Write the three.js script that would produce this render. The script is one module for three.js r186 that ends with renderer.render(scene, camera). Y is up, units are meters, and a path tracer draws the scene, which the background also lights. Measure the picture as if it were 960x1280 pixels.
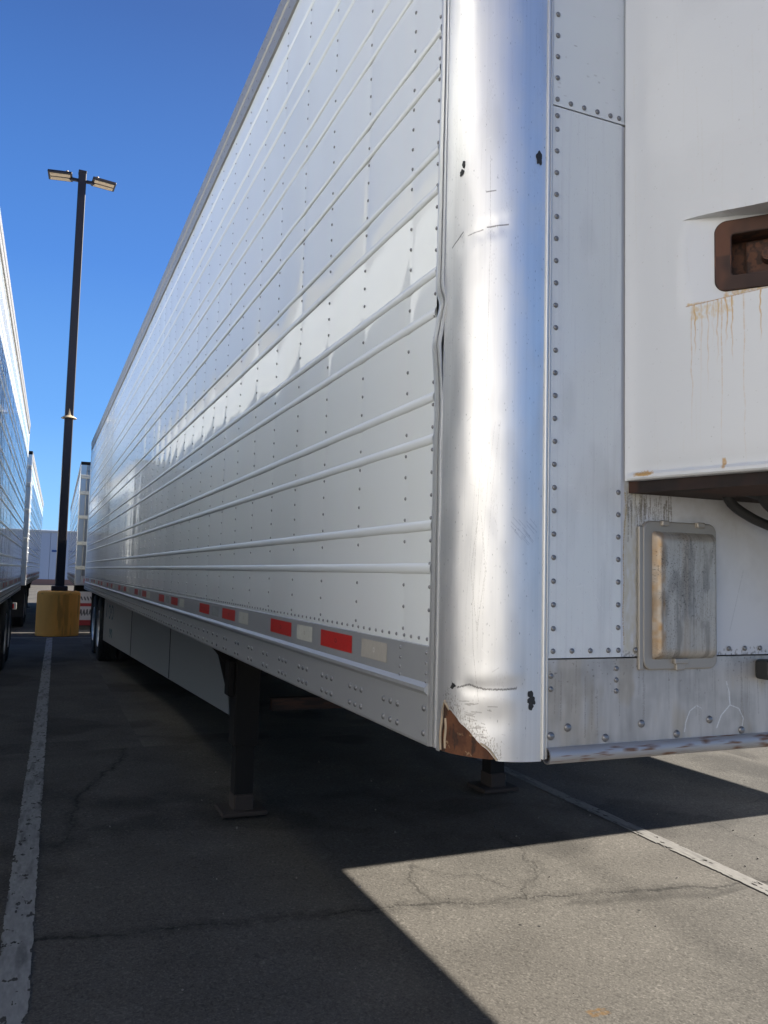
import * as THREE from 'three';
import { mergeGeometries, toCreasedNormals } from 'three/addons/utils/BufferGeometryUtils.js';
import { RoundedBoxGeometry } from 'three/addons/geometries/RoundedBoxGeometry.js';

// ---------------------------------------------------------------- camera, sky, sun, exposure
const scene = new THREE.Scene();
const camera = new THREE.PerspectiveCamera(64.4656, 0.75, 0.05, 2000);
{
  const r = new THREE.Vector3(0.91981439, 0.02468031, 0.39157677), u = new THREE.Vector3(-0.05347664, 0.99659218, 0.06280346);
  const b = new THREE.Vector3(-0.38869234, -0.07870774, 0.91799965);
  camera.position.set(-0.90006, 1.48151, 1.59313);
  camera.quaternion.setFromRotationMatrix(new THREE.Matrix4().makeBasis(r, u, b));
  camera.updateMatrixWorld();
}
const SUN = new THREE.Vector3(1, 0.535, -0.012).normalize();
const sun = new THREE.DirectionalLight(new THREE.Color(1, 0.945, 0.865), 5);
sun.position.copy(SUN).multiplyScalar(60).add(new THREE.Vector3(0, 0, -10));
sun.target.position.set(0, 0, -10);
sun.castShadow = true;
Object.assign(sun.shadow.camera, { left: -35, right: 35, top: 35, bottom: -35, near: 1, far: 160 });
sun.shadow.mapSize.set(4096, 4096);
scene.add(sun, sun.target);
{ // clear deep blue sky: paler towards the horizon and around the sun
  const SKY = .79, W = 512, H = 256, d = new Float32Array(W * H * 4), v = new THREE.Vector3();
  const stops = [[-90, .10, .10, .10], [-1, .16, .18, .2], [0, .16, .30, .47], [4, .115, .26, .46], [10, .064, .182, .41], [20, .031, .112, .325], [35, .0135, .056, .19], [55, .009, .034, .115], [90, .007, .025, .085]];
  for (let j = 0; j < H; j++) for (let i = 0; i < W; i++) {
    const el = ((j + .5) / H - .5) * Math.PI, az = ((i + .5) / W - .5) * 2 * Math.PI;
    v.set(Math.cos(el) * Math.cos(az), Math.sin(el), Math.cos(el) * Math.sin(az));
    const e = el * 180 / Math.PI; let k = 0; while (k < stops.length - 2 && e > stops[k + 1][0]) k++;
    const a = stops[k], b = stops[k + 1], t = Math.min(1, Math.max(0, (e - a[0]) / (b[0] - a[0])));
    const g = Math.acos(Math.max(-1, Math.min(1, v.dot(SUN)))), up = e > -1 ? 1 : 0;
    const glow = up * (0.5 * Math.exp(-g * 5) + 0.10 * Math.exp(-g * 1.6));
    const o = (j * W + i) * 4;
    for (let c = 0; c < 3; c++) d[o + c] = SKY * (a[c + 1] + (b[c + 1] - a[c + 1]) * t) + .8 * glow * [1, .97, .9][c];
    d[o + 3] = 1;
  }
  const sky = new THREE.DataTexture(d, W, H, THREE.RGBAFormat, THREE.FloatType);
  sky.mapping = THREE.EquirectangularReflectionMapping; sky.magFilter = sky.minFilter = THREE.LinearFilter; sky.wrapS = THREE.RepeatWrapping; sky.needsUpdate = true;
  scene.background = sky; scene.environment = sky;
}
const renderer = new THREE.WebGLRenderer({ antialias: true });
renderer.setSize(768, 1024);
renderer.toneMapping = THREE.LinearToneMapping;
renderer.toneMappingExposure = 3.0;
renderer.shadowMap.enabled = true;

// ---------------------------------------------------------------- small helpers
let seed = 12345;
const rnd = () => { seed = (seed * 1664525 + 1013904223) >>> 0; return seed / 4294967296; };
const rr = (a, b) => a + (b - a) * rnd();
const clamp = (x, a = 0, b = 1) => Math.min(b, Math.max(a, x));
const smooth = (a, b, x) => { const t = clamp((x - a) / (b - a)); return t * t * (3 - 2 * t); };
const TAB = new Float32Array(65536); for (let i = 0; i < 65536; i++) TAB[i] = rnd();
const hash = (i, j) => TAB[((i * 73 + j * 157 + ((i * j) & 255) * 11) & 65535)];
function vn(x, y) { // value noise 0..1
  const i = Math.floor(x), j = Math.floor(y), a = x - i, b = y - j, s = a * a * (3 - 2 * a), t = b * b * (3 - 2 * b);
  const p = hash(i, j), q = hash(i + 1, j), r = hash(i, j + 1), w = hash(i + 1, j + 1);
  return p + (q - p) * s + (r - p) * t + (p - q - r + w) * s * t;
}
const fbm = (x, y, n = 4) => { let s = 0, a = .5, f = 1; for (let k = 0; k < n; k++) { s += a * vn(x * f + k * 17.3, y * f + k * 9.1); a *= .5; f *= 2.03; } return s / (1 - Math.pow(.5, n)); };
const numbers = {};
function numbered(n) { const k = numbers[n] = (numbers[n] ?? -1) + 1; return k ? n + '_' + String(k).padStart(3, '0') : n; }
function mesh(name, geo, mat, parent) {
  const m = new THREE.Mesh(geo, mat); m.name = parent === scene ? numbered(name) : name; m.castShadow = m.receiveShadow = true; parent.add(m); return m;
}
function grp(name, parent) { const g = new THREE.Group(); g.name = parent === scene ? numbered(name) : name; parent.add(g); return g; }
function tag(o, label, category, group) { o.userData.label = label; o.userData.category = category; if (group) o.userData.group = group; return o; }
const structure = (o) => { o.userData.kind = 'structure'; return o; };
function box(x0, x1, y0, y1, z0, z1, r = 0) {
  const w = x1 - x0, h = y1 - y0, d = z1 - z0; let g = r ? new RoundedBoxGeometry(w, h, d, 2, Math.min(r, w / 2.01, h / 2.01, d / 2.01)) : new THREE.BoxGeometry(w, h, d);
  if (g.index) g = g.toNonIndexed(); g.translate((x0 + x1) / 2, (y0 + y1) / 2, (z0 + z1) / 2); return g;
}
function grid(us, vs, fn, uvfn, keep) { // surface over the two lists of parameters; dP/du x dP/dv points outward
  const pos = [], uv = [], idx = [], nu = us.length, nv = vs.length;
  for (let j = 0; j < nv; j++) for (let i = 0; i < nu; i++) { pos.push(...fn(us[i], vs[j], i, j)); uv.push(...(uvfn ? uvfn(us[i], vs[j], i, j) : [us[i], vs[j]])); }
  const P = (k) => new THREE.Vector3(pos[3 * k], pos[3 * k + 1], pos[3 * k + 2]);
  const tri = (a, b, c) => { if (P(b).sub(P(a)).cross(P(c).sub(P(a))).length() > 1e-10) idx.push(a, b, c); };
  for (let j = 0; j < nv - 1; j++) for (let i = 0; i < nu - 1; i++) {
    if (keep && !keep(i, j)) continue;
    const a = j * nu + i, b = a + 1, c = a + nu, d = c + 1; tri(a, b, d); tri(a, d, c);
  }
  const g = new THREE.BufferGeometry();
  g.setAttribute('position', new THREE.Float32BufferAttribute(pos, 3)); g.setAttribute('uv', new THREE.Float32BufferAttribute(uv, 2)); g.setIndex(idx); g.computeVertexNormals();
  return g;
}
const lin = (a, b, n) => Array.from({ length: n + 1 }, (_, i) => a + (b - a) * i / n);
function extrudeZ(pts, z0, z1, bevel = 0) { // outline in x, y swept along z
  const s = new THREE.Shape(pts.map(([x, y]) => new THREE.Vector2(x, y)));
  const g = new THREE.ExtrudeGeometry(s, { depth: z1 - z0 - 2 * bevel, bevelEnabled: bevel > 0, bevelSize: bevel, bevelThickness: bevel, bevelOffset: -bevel, bevelSegments: 2, steps: 1 });
  g.translate(0, 0, z0 + bevel); return g;
}
function roundRect(w, h, r) { const s = new THREE.Shape(), x = -w / 2, y = -h / 2; s.moveTo(x + r, y); s.lineTo(x + w - r, y); s.absarc(x + w - r, y + r, r, -Math.PI / 2, 0); s.lineTo(x + w, y + h - r); s.absarc(x + w - r, y + h - r, r, 0, Math.PI / 2); s.lineTo(x + r, y + h); s.absarc(x + r, y + h - r, r, Math.PI / 2, Math.PI); s.lineTo(x, y + r); s.absarc(x + r, y + r, r, Math.PI, 1.5 * Math.PI); return s; }

// ---------------------------------------------------------------- textures
class Ras { // a linear-light raster; x 0..1 to the right, y 0..1 upwards
  constructor(w, h, fn) { this.w = w; this.h = h; this.d = new Float32Array(w * h * 3); if (fn) for (let j = 0; j < h; j++) for (let i = 0; i < w; i++) { const c = fn((i + .5) / w, (j + .5) / h); this.d.set(c, (j * w + i) * 3); } }
  stamp(x, y, rx, ry, c, a) { // soft blob, radii in pixels
    const X = x * this.w, Y = y * this.h;
    for (let j = Math.max(0, Math.floor(Y - ry)); j <= Math.min(this.h - 1, Y + ry); j++) for (let i = Math.max(0, Math.floor(X - rx)); i <= Math.min(this.w - 1, X + rx); i++) {
      const q = ((i - X) / rx) ** 2 + ((j - Y) / ry) ** 2; if (q > 1) continue;
      const k = a * clamp((1 - q) * 1.6), o = (j * this.w + i) * 3; for (let n = 0; n < 3; n++) this.d[o + n] += (c[n] - this.d[o + n]) * k;
    }
  }
  line(pts, r, c, a, wob = 0, gaps = 0) { // pts in 0..1, radius in pixels
    for (let s = 0; s < pts.length - 1; s++) {
      const [x0, y0] = pts[s], [x1, y1] = pts[s + 1], n = Math.max(2, Math.ceil(Math.hypot((x1 - x0) * this.w, (y1 - y0) * this.h) / Math.max(.7, r * .6)));
      for (let k = 0; k < n; k++) { const t = k / n; if (rnd() < gaps) continue; this.stamp(x0 + (x1 - x0) * t + (rnd() - .5) * wob / this.w, y0 + (y1 - y0) * t + (rnd() - .5) * wob / this.h, Math.max(.8, r * rr(.7, 1.3)), Math.max(.8, r * rr(.7, 1.3)), c, a * rr(.6, 1)); }
    }
  }
  tex(color = true, rx = 1, ry = 1, wrap = false) {
    const n = this.w * this.h, b = new Uint8Array(n * 4);
    for (let k = 0; k < n; k++) { for (let c = 0; c < 3; c++) { const v = clamp(this.d[k * 3 + c]); b[k * 4 + c] = Math.round(255 * (color ? (v <= .0031308 ? v * 12.92 : 1.055 * Math.pow(v, 1 / 2.4) - .055) : v)); } b[k * 4 + 3] = 255; }
    const t = new THREE.DataTexture(b, this.w, this.h, THREE.RGBAFormat, THREE.UnsignedByteType);
    t.magFilter = THREE.LinearFilter; t.minFilter = THREE.LinearMipmapLinearFilter; t.generateMipmaps = true; t.anisotropy = 8;
    if (color) t.colorSpace = THREE.SRGBColorSpace; if (wrap) t.wrapS = t.wrapT = THREE.RepeatWrapping; t.repeat.set(rx, ry); t.needsUpdate = true; return t;
  }
}
const C = (r, g, b) => new THREE.Color().setRGB(r, g, b);
const std = (c, rough, metal = 0, more = {}) => new THREE.MeshStandardMaterial({ color: C(...c), roughness: rough, metalness: metal, ...more });
const phy = (c, rough, metal, more) => new THREE.MeshPhysicalMaterial({ color: C(...c), roughness: rough, metalness: metal, ...more });

// asphalt: colour and relief from the same noise; a bespoke patch near the camera holds the cracks, a repeating one goes on to the horizon
const CRACKS = [
  [.016, 1, [[-2.2, -2.1], [-1.4, -2.06], [-.74, -2.02], [-.35, -1.98], [.07, -1.91], [.31, -1.86], [.46, -1.86], [.61, -1.86], [.85, -1.82], [1.05, -1.77], [1.22, -1.77], [1.45, -1.71], [1.7, -1.67], [1.98, -1.61], [2.27, -1.54], [2.56, -1.52], [3.2, -1.46], [4.2, -1.4]]],
  [.011, .6, [[.84, -1.84], [.86, -2.02], [.88, -2.18], [.96, -2.32], [1.05, -2.17], [1.22, -2.06], [1.28, -1.87]]],
  [.014, .7, [[1.66, -2.6], [1.62, -2.33], [1.51, -2.02], [1.33, -1.87], [1.27, -1.75]]],
  [.007, .6, [[3.04, -2.35], [3.0, -2.17], [2.96, -1.88], [3.1, -1.5]]],
  [.012, .9, [[.1, -6.1], [-.09, -5.92], [-.23, -5.16], [-.59, -4.08], [-.64, -3.57], [-.73, -3.16]]],
  [.005, .6, [[3.4, -2.6], [3.9, -2.7], [4.6, -2.5]]],
];
function asphalt(size, metres, x0, z0, patch) {
  const col = new Ras(size, size), rel = new Ras(size, size), crack = new Float32Array(size * size), crumb = new Float32Array(size * size);
  const put = (buf, x, z, r, v) => { const X = (x - x0) / metres * size, Y = (z - z0) / metres * size, R = r / metres * size; for (let j = Math.max(0, Math.floor(Y - R)); j <= Math.min(size - 1, Y + R); j++) for (let i = Math.max(0, Math.floor(X - R)); i <= Math.min(size - 1, X + R); i++) { const q = Math.hypot(i - X, j - Y) / R; if (q < 1) { const k = j * size + i; buf[k] = Math.max(buf[k], v * (1 - q * q)); } } };
  if (patch) for (const [w, depth, pts] of CRACKS) for (let s = 0; s < pts.length - 1; s++) {
    const [ax, az] = pts[s], [bx, bz] = pts[s + 1], n = Math.ceil(Math.hypot(bx - ax, bz - az) / .004);
    for (let k = 0; k < n; k++) { const t = k / n, x = ax + (bx - ax) * t, z = az + (bz - az) * t, ox = (fbm(x * 9, z * 9, 3) - .5) * .09, oz = (fbm(x * 9 + 40, z * 9 + 7, 3) - .5) * .09, g = vn(x * 6, z * 6 + 3); put(crack, x + ox + rr(-.5, .5) * w, z + oz + rr(-.5, .5) * w, w * (.2 + .9 * g * g) * rr(.4, 1.3) + .003, depth * rr(.4, 1)); if (rnd() < .6) put(crumb, x + ox + rr(-1, 1) * w * 2.2, z + oz + rr(-1, 1) * w * 2.2, w * rr(.8, 3.4), depth * rr(.3, 1)); }
  }
  const per = patch ? 1e9 : metres;
  for (let j = 0; j < size; j++) for (let i = 0; i < size; i++) {
    const x = x0 + (i + .5) / size * metres, z = z0 + (j + .5) / size * metres, k = j * size + i;
    const big = fbm(x * .55 + 3, z * .55, 3), mid = fbm(x * 3.1, z * 3.1 + 8, 3), fine = vn(x * 140, z * 140), grit = vn(x * 210 + 5, z * 210), sharp = hash(i * 3 + 1, j * 5 + 2);
    let stone = smooth(.62, .86, fine) * (.5 + .5 * sharp), dark = smooth(.60, .85, vn(x * 105 + 9, z * 105 + 2));
    let v = .113 * (.62 + .5 * big + .30 * (mid - .5)) + .036 * stone - .020 * dark + .024 * (grit - .5) + .034 * (sharp - .5) + .05 * smooth(.93, .98, hash(i * 7 + 3, j * 11 + 5));
    const pale = smooth(.80, .86, vn(x * 78 + 1, z * 78 + 6)) * smooth(.42, .6, mid); v += .035 * pale;
    const stain = smooth(.60, .72, fbm(x * 1.1 + 21, z * 1.1 + 4, 4)); v *= 1 - .28 * stain;
    if (patch) { const tyre = smooth(.16, .0, Math.abs(x - 1.62 + .12 * z + .1 * (vn(z * 2, 3) - .5))) * (.5 + .5 * mid); v *= 1 - .22 * tyre; }
    const gate = smooth(.22, .5, vn(x * 7 + 2, z * 7 + 5)), cr = crack[k] * (.35 + .65 * gate), cm = crumb[k]; if (patch) { const d = z + 1.95 - .17 * (x + .5) + .05 * (fbm(x * 5, 3, 3) - .5), sm = smooth(.07, .0, Math.abs(d)) * smooth(.9, 1.5, x) * smooth(2.75, 2.3, x) * smooth(.35, .62, vn(x * 5 + z * 22, z * 9)); v *= 1 - .34 * sm; } v = v * (1 - .40 * cm) + .02 * cm * sharp; v *= 1 - .55 * clamp(cr * 1.2);
    const warm = 1 + .05 * (big - .5); v = Math.max(.012, v);
    col.d[k * 3] = v * 1.09 * warm; col.d[k * 3 + 1] = v * 1.0; col.d[k * 3 + 2] = v * .86 / warm;
    const h = .45 + .20 * stone - .16 * dark + .12 * (grit - .5) + .1 * (mid - .5) + .08 * pale - .45 * clamp(cr * 1.6) - .1 * cm * sharp;
    rel.d[k * 3] = rel.d[k * 3 + 1] = rel.d[k * 3 + 2] = clamp(h);
  }
  if (patch) { const at = (x, z) => [(x - x0) / metres, (z - z0) / metres], pxm = size / metres; for (let k = 0; k < 60; k++) { const [u, v] = at(.96 + rr(-.035, .035), -.8 + rr(-.02, .02)); col.stamp(u, v, pxm * .01, pxm * .007, [.16, .09, .03], .25); } for (const [x, z] of [[1.09, -1.5], [1.16, -1.46], [1.69, -1.45]]) { const [u, v] = at(x, z); col.stamp(u, v, pxm * .008, pxm * .008, [.01, .01, .01], 1); } }
  return [col.tex(true, 1, 1, !patch), rel.tex(false, 1, 1, !patch)];
}
const PX0 = -2.4, PZ0 = -5.6, PS = 7.2;
const [nearCol, nearRel] = asphalt(2048, PS, PX0, PZ0, true), [farCol, farRel] = asphalt(1024, 6, 0, 0, false);
const M = {};
M.nearAsphalt = phy([1, 1, 1], .95, 0, { specularIntensity: .3, map: nearCol, bumpMap: nearRel, bumpScale: .0035 });
M.asphalt = phy([1, 1, 1], .95, 0, { specularIntensity: .3, map: farCol, bumpMap: farRel, bumpScale: .0035 });
{ // worn line paint
  const r = new Ras(128, 1024, (u, v) => { const n = fbm(u * 5, v * 90, 4), e = Math.abs(u - .5) * 2; const w = n + .22 * smooth(.72, 1, e) * vn(v * 160, 3) + .28 * smooth(.6, .8, fbm(u * 2 + 9, v * 22, 3)) * vn(u * 30, v * 300); const a = w < .735 && e < .9 + .1 * vn(v * 120, 7) ? 1 : 0; return [a, a, a]; });
  const c = new Ras(128, 1024, (u, v) => { const n = .30 + .14 * (fbm(u * 12, v * 120, 3) - .5) - .12 * smooth(.5, .75, fbm(u * 3, v * 14, 3)); return [n, n * .97, n * .90]; });
  M.linePaint = std([1, 1, 1], .8, 0, { map: c.tex(true, 1, 1, true), alphaMap: r.tex(false, 1, 1, true), alphaTest: .5 });
}
M.white = phy([.80, .80, .79], .42, 0, { clearcoat: 1, clearcoatRoughness: .045, ior: 1.5 });
{ const r = new Ras(512, 512, (u, v) => { const n = .5 + .5 * fbm(u * 9, v * 3, 3); const g = .85 - .05 * smooth(.52, .8, fbm(u * 6, v * 1.5, 4)) - .02 * n; return [g * .965, g, g * .98]; }); const t = r.tex(true, 1, 1, true); M.sheet = phy([1, 1, 1], .45, 0, { map: t, clearcoat: .62, clearcoatRoughness: .045, ior: 1.5 });
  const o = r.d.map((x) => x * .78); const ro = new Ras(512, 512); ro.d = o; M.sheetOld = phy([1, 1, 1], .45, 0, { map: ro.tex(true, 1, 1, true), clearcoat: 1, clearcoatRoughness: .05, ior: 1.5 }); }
M.rib = phy([.80, .83, .815], .4, 0, { clearcoat: .5, clearcoatRoughness: .25 });
{ // road film on the front sheets: faint runs, specks and scuffs; the thin sheet is a little buckled
  const r = new Ras(512, 1024, (u, v) => { const g = .70 - .05 * smooth(.5, .78, fbm(u * 4, v * 9, 4)) - .035 * smooth(.55, .8, fbm(u * 30, v * 4, 3)); return [g * .975, g, g * .975]; });
  for (let k = 0; k < 900; k++) { const c = rr(.25, .5); r.stamp(rnd(), rnd(), rr(.8, 1.5), rr(.8, 2.2), [c, c, c * .93], rr(.2, .7)); }
  for (let k = 0; k < 26; k++) { const x = rnd(), y = rnd(); r.line([[x, y], [x + rr(-.15, .15), y + rr(-.03, .06)]], .8, [.82, .82, .8], .4, 1, .3); }
  for (let k = 0; k < 40; k++) { const x = rnd(), y = rnd(); r.line([[x, y], [x + rr(-.01, .01), y - rr(.03, .16)]], rr(.8, 1.8), [.5, .49, .44], .22, 2, .3); }
  const b = new Ras(128, 256, (u, v) => { const h = fbm(u * 2.2, v * 7, 3); return [h, h, h]; });
  M.frontWhite = phy([1, 1, 1], .42, 0, { map: r.tex(), bumpMap: b.tex(false), bumpScale: .004, clearcoat: .7, clearcoatRoughness: .2 }); }
M.rail = std([.47, .48, .48], .46, .5);
M.topRail = std([.36, .345, .32], .5, .6);
M.trim = std([.62, .62, .60], .42, .7);
M.steel = std([.62, .61, .59], .3, .95);
M.door = std([.34, .34, .33], .32, .9);
M.rivet = std([.30, .30, .30], .5, .6);
M.bolt = std([.22, .22, .22], .4, .6);
M.black = std([.018, .018, .018], .6);
M.rubber = std([.02, .02, .02], .85);
M.under = phy([.015, .014, .013], .85, 0, { specularIntensity: .4 });
M.legPaint = phy([.013, .012, .011], .8, 0, { specularIntensity: .4 });
M.rim = std([.7, .7, .7], .35, .8);
M.red = phy([.62, .018, .012], .35, 0, { clearcoat: .6, clearcoatRoughness: .2 });
M.tapeWhite = std([.68, .68, .62], .45);
M.tapeWorn = std([.44, .41, .34], .6);
M.skirt = phy([.22, .23, .23], .5, 0, { clearcoat: .3, clearcoatRoughness: .4 });
M.yellow = std([.62, .33, .035], .7);
M.poleDark = std([.016, .012, .015], .5, .1);
M.tan = std([.55, .42, .26], .5);
M.marker = phy([.5, .03, .01], .2, 0, { clearcoat: 1 });
function rustTex(w, h, a, b, c, fx, fy) { return new Ras(w, h, (u, v) => { const n = fbm(u * fx, v * fy, 5), m = fbm(u * fx * 3 + 5, v * fy * 1.2 + 1, 4), s = vn(u * fx * 14, v * fy * 9); const k = smooth(.4, .6, n), q = smooth(.47, .62, m); return [0, 1, 2].map((i) => (a[i] + (b[i] - a[i]) * k) * (1 - q) + c[i] * q + .03 * (s - .5) * b[i] / .2); }); }
const rustBig = rustTex(256, 256, [.10, .040, .019], [.145, .057, .025], [.055, .028, .017], 7, 7);
for (let k = 0; k < 40; k++) { const x = rnd(), y = rnd(); rustBig.line([[x, y], [x + rr(-.07, .07), y - rr(-.03, .09)]], rr(.7, 1.6), [.42, .30, .17], .6, 3, .3); }
M.rust = std([1, 1, 1], .88, .1, { map: rustBig.tex(true, 1, 1, true) });
M.rustDark = std([1, 1, 1], .85, .1, { map: rustTex(256, 256, [.026, .015, .012], [.05, .022, .014], [.016, .011, .010], 4, 4).tex(true, 1, 1, true) });
M.pocketRust = std([1, 1, 1], .85, .1, { map: rustTex(256, 256, [.085, .045, .032], [.13, .06, .036], [.06, .036, .027], 4, 4).tex(true, 1, 1, true) });
M.footRust = std([.036, .027, .022], .9);
M.torn = std([.46, .36, .24], .6, .2);

// ---------------------------------------------------------------- the setting
{
  const s = new THREE.Shape([[-400, -400], [400, -400], [400, 400], [-400, 400]].map(([a, b]) => new THREE.Vector2(a, b)));
  // y of the outline is -z of the place
  s.holes.push(new THREE.Path([[PX0, -PZ0], [PX0 + PS, -PZ0], [PX0 + PS, -PZ0 - PS], [PX0, -PZ0 - PS]].map(([a, b]) => new THREE.Vector2(a, b))));
  const g = new THREE.ShapeGeometry(s); const uv = g.attributes.uv, p = g.attributes.position;
  for (let i = 0; i < p.count; i++) uv.setXY(i, p.getX(i) / 6, -p.getY(i) / 6);
  g.rotateX(-Math.PI / 2); structure(mesh('asphalt_ground', g, M.asphalt, scene));
  const n = grid([0, 1], [1, 0], (u, v) => [PX0 + u * PS, 0, PZ0 + v * PS], (u, v) => [u, v]); structure(mesh('asphalt_patch', n, M.nearAsphalt, scene));
}
function strip(x0, z0, x1, z1, w, faded) {
  const d = new THREE.Vector2(x1 - x0, z1 - z0), L = d.length(), n = new THREE.Vector2(-d.y, d.x).multiplyScalar(w / 2 / L);
  const g = grid(lin(-1, 1, 1), lin(0, 1, Math.ceil(L / 2)), (u, v) => [x0 + d.x * v + n.x * u, .004, z0 + d.y * v + n.y * u], (u, v) => [(u + 1) / 2, L * v / 4 + x0 * .37]);
  const up = g.attributes.normal.getY(0) < 0; if (up) { g.setIndex([...g.index.array].reverse()); g.computeVertexNormals(); }
  structure(mesh('parking_line', g, faded ? M.lineFaded ?? (M.lineFaded = Object.assign(M.linePaint.clone(), { color: C(.62, .6, .57) })) : M.linePaint, scene));
}
strip(-.97, 1.5, -.585, -17.25, .125); strip(2.36, 1.5, 2.98, -17.2, .105, true); strip(5.9, 1.5, 6.4, -17.2, .11); strip(-4.35, 1.5, -3.95, -17.25, .11);
strip(-30, -17.35, 30, -17.05, .1); strip(-30, -19.3, 30, -19.0, .1); strip(-.5, -19.3, -.15, -36, .11); strip(-4, -19.3, -3.6, -36, .11); strip(3.1, -19.3, 3.4, -36, .11);

{ // loose grit on the asphalt
  const n = 420, im = new THREE.InstancedMesh(new THREE.IcosahedronGeometry(1, 0), std([.16, .145, .125], .95), n), m = new THREE.Matrix4(), q = new THREE.Quaternion(), e = new THREE.Euler(), c = new THREE.Color();
  for (let k = 0; k < n; k++) { const x = rr(-1.4, 4.2), z = rr(-5, .4), r = .0016 + .005 * rnd() ** 4; m.compose(new THREE.Vector3(x, r * .45, z), q.setFromEuler(e.set(rnd() * 6, rnd() * 6, rnd() * 6)), new THREE.Vector3(r * rr(.8, 1.6), r * rr(.5, .9), r)); im.setMatrixAt(k, m); const g = rr(.4, 1.8); im.setColorAt(k, c.setRGB(g, g, g)); }
  im.name = 'loose_grit'; im.userData.kind = 'stuff'; im.userData.label = 'loose grit scattered over the asphalt'; im.castShadow = im.receiveShadow = true; scene.add(im);
}
// ---------------------------------------------------------------- trailers
const L = 16.15, Wd = 2.6, HT = 4.11, HB = 1.07, PR = .178, S0 = -.22, S1 = -15.93, PITCH = .3415, Y0 = 1.30, Y1 = 3.93;
const RIBS = []; for (let k = 0; k < 8; k++) { RIBS.push(1.503 + .3262 * k); if (k < 7) RIBS.push(1.611 + .3262 * k); }
const bowAmp = Array.from({ length: 60 }, (_, i) => (rnd() < .35 ? -.6 : 1) * rr(.15, 1.5) * rr(.4, 1.2) * .001);
function sheetHeight(y, z) { // how far the riveted skin stands proud: quilted between the columns of rivets, and slightly dented
  const q = (-.388 - z) / PITCH, c = Math.floor(q), f = q - c, A = bowAmp[clamp(c + 2, 0, 59)];
  const e = Math.min(f, 1 - f) * PITCH, k = f < .5 ? c : c + 1; return A * Math.sin(Math.PI * f) * (.55 + .9 * vn(y * 2.2 + c * 5.3, c * 3.1)) - .0021 * Math.exp(-e / .02) * (.1 + 1.5 * vn(y * 3.1 + k * 7.7, k * 1.9 + 3) ** 2) * (.4 + 1.2 * hash(k * 13 + 5, 7)) + .0016 * (fbm(z * .55 + 31, y * .9, 2) - .5) + .0007 * (fbm(z * 1.7, y * 2.6 + 12, 2) - .5);
}
const sidePanels = [];
{
  const cols = [S0]; for (let k = 3.0; ; k += 4) { const z = -.388 - PITCH * k; if (z < S1 + .3) break; cols.push(z); } cols.push(S1);
  for (let k = 0; k < cols.length - 1; k++) {
    const a = cols[k], b = cols[k + 1], zs = [b]; for (let c = 60; c >= -2; c--) for (const f of [1, .955, .9, .8, .65, .5, .35, .2, .1, .045]) { const z = -.388 - PITCH * (c + f); if (z > b + .004 && z < a - .004) zs.push(z); } zs.push(a);
    const g = grid(zs, lin(Y0, Y1, 44), (z, y) => [-sheetHeight(y, z), y, z], (z, y) => [z / 3.1, y / 3.1]);
    const nn = g.attributes.normal, p = g.attributes.position; const e = .003;
    for (let i = 0; i < p.count; i++) { const y = p.getY(i), z = p.getZ(i), dz = (sheetHeight(y, z + e) - sheetHeight(y, z - e)) / (2 * e), dy = (sheetHeight(y + e, z) - sheetHeight(y - e, z)) / (2 * e), v = new THREE.Vector3(-1, -dy, -dz).normalize(); nn.setXYZ(i, v.x, v.y, v.z); }
    sidePanels.push(g);
  }
}
const ribGeo = (() => { const A = lin(0, Math.PI, 8); return grid(lin(S1, S0, 30), A, (z, t) => [.001 - .0068 * Math.sin(t) ** 1.1, -.0138 * Math.cos(t) + .0006 * (vn(z * 3, 5) - .5), z]); })();
const railGeo = extrudeZ([[.03, 1.315], [.004, 1.315], [-.004, 1.311], [-.004, 1.222], [-.008, 1.219], [-.016, 1.212], [-.016, 1.203], [-.009, 1.196], [-.006, 1.192], [-.006, 1.078], [-.003, 1.071], [.06, 1.071], [.06, 1.077], [.03, 1.08]], -L + .02, -.215);
const topRailGeo = extrudeZ([[.05, 4.07], [.05, 4.11], [0, 4.11], [-.012, 4.104], [-.014, 4.09], [-.014, 4.02], [-.008, 4.014], [-.008, 3.945], [-.012, 3.938], [-.012, 3.922], [.01, 3.92], [.01, 4.07]], -L + .02, -.19);
const rivetGeo = new THREE.SphereGeometry(.0052, 6, 3, 0, Math.PI * 2, 0, Math.PI / 2).rotateZ(Math.PI / 2).scale(.75, 1, 1);
const boltGeo = new THREE.SphereGeometry(.0088, 12, 5, 0, Math.PI * 2, 0, Math.PI / 2).rotateZ(Math.PI / 2).scale(.8, 1, 1);
const frontRivetGeo = new THREE.SphereGeometry(.0066, 10, 5, 0, Math.PI * 2, 0, Math.PI / 2).rotateX(Math.PI / 2).scale(1, 1, .75);
const frontBoltGeo = new THREE.SphereGeometry(.0098, 12, 6, 0, Math.PI * 2, 0, Math.PI / 2).rotateX(Math.PI / 2).scale(1, 1, .75);
const rivetSpots = [];
for (let z = -.388; z > S1; z -= PITCH) for (let y = Y0 + .045; y < Y1 - .02; y += .0575) { if (RIBS.some((r) => Math.abs(r - y) < .02)) continue; rivetSpots.push([-.0005 - sheetHeight(y, z), y, z + (hash(Math.round(y * 99), Math.round(z * 77)) - .5) * .003]); }
for (let z = -.235; z > S1; z -= .047) rivetSpots.push([-.001 - sheetHeight(1.328, z), 1.328, z]);
for (let z = -.235; z > -L + .1; z -= .085) { rivetSpots.push([-.014, 4.07, z], [-.008, 3.975, z - .04]); }
for (let y = 1.4; y < Y1; y += .0575) rivetSpots.push([-.001, y, -.228]);
for (const y of [1.225, 1.245, 1.27, 1.295]) rivetSpots.push([-.004, y, -.388], [-.004, y, -.232]);
const boltSpots = [];
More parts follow.
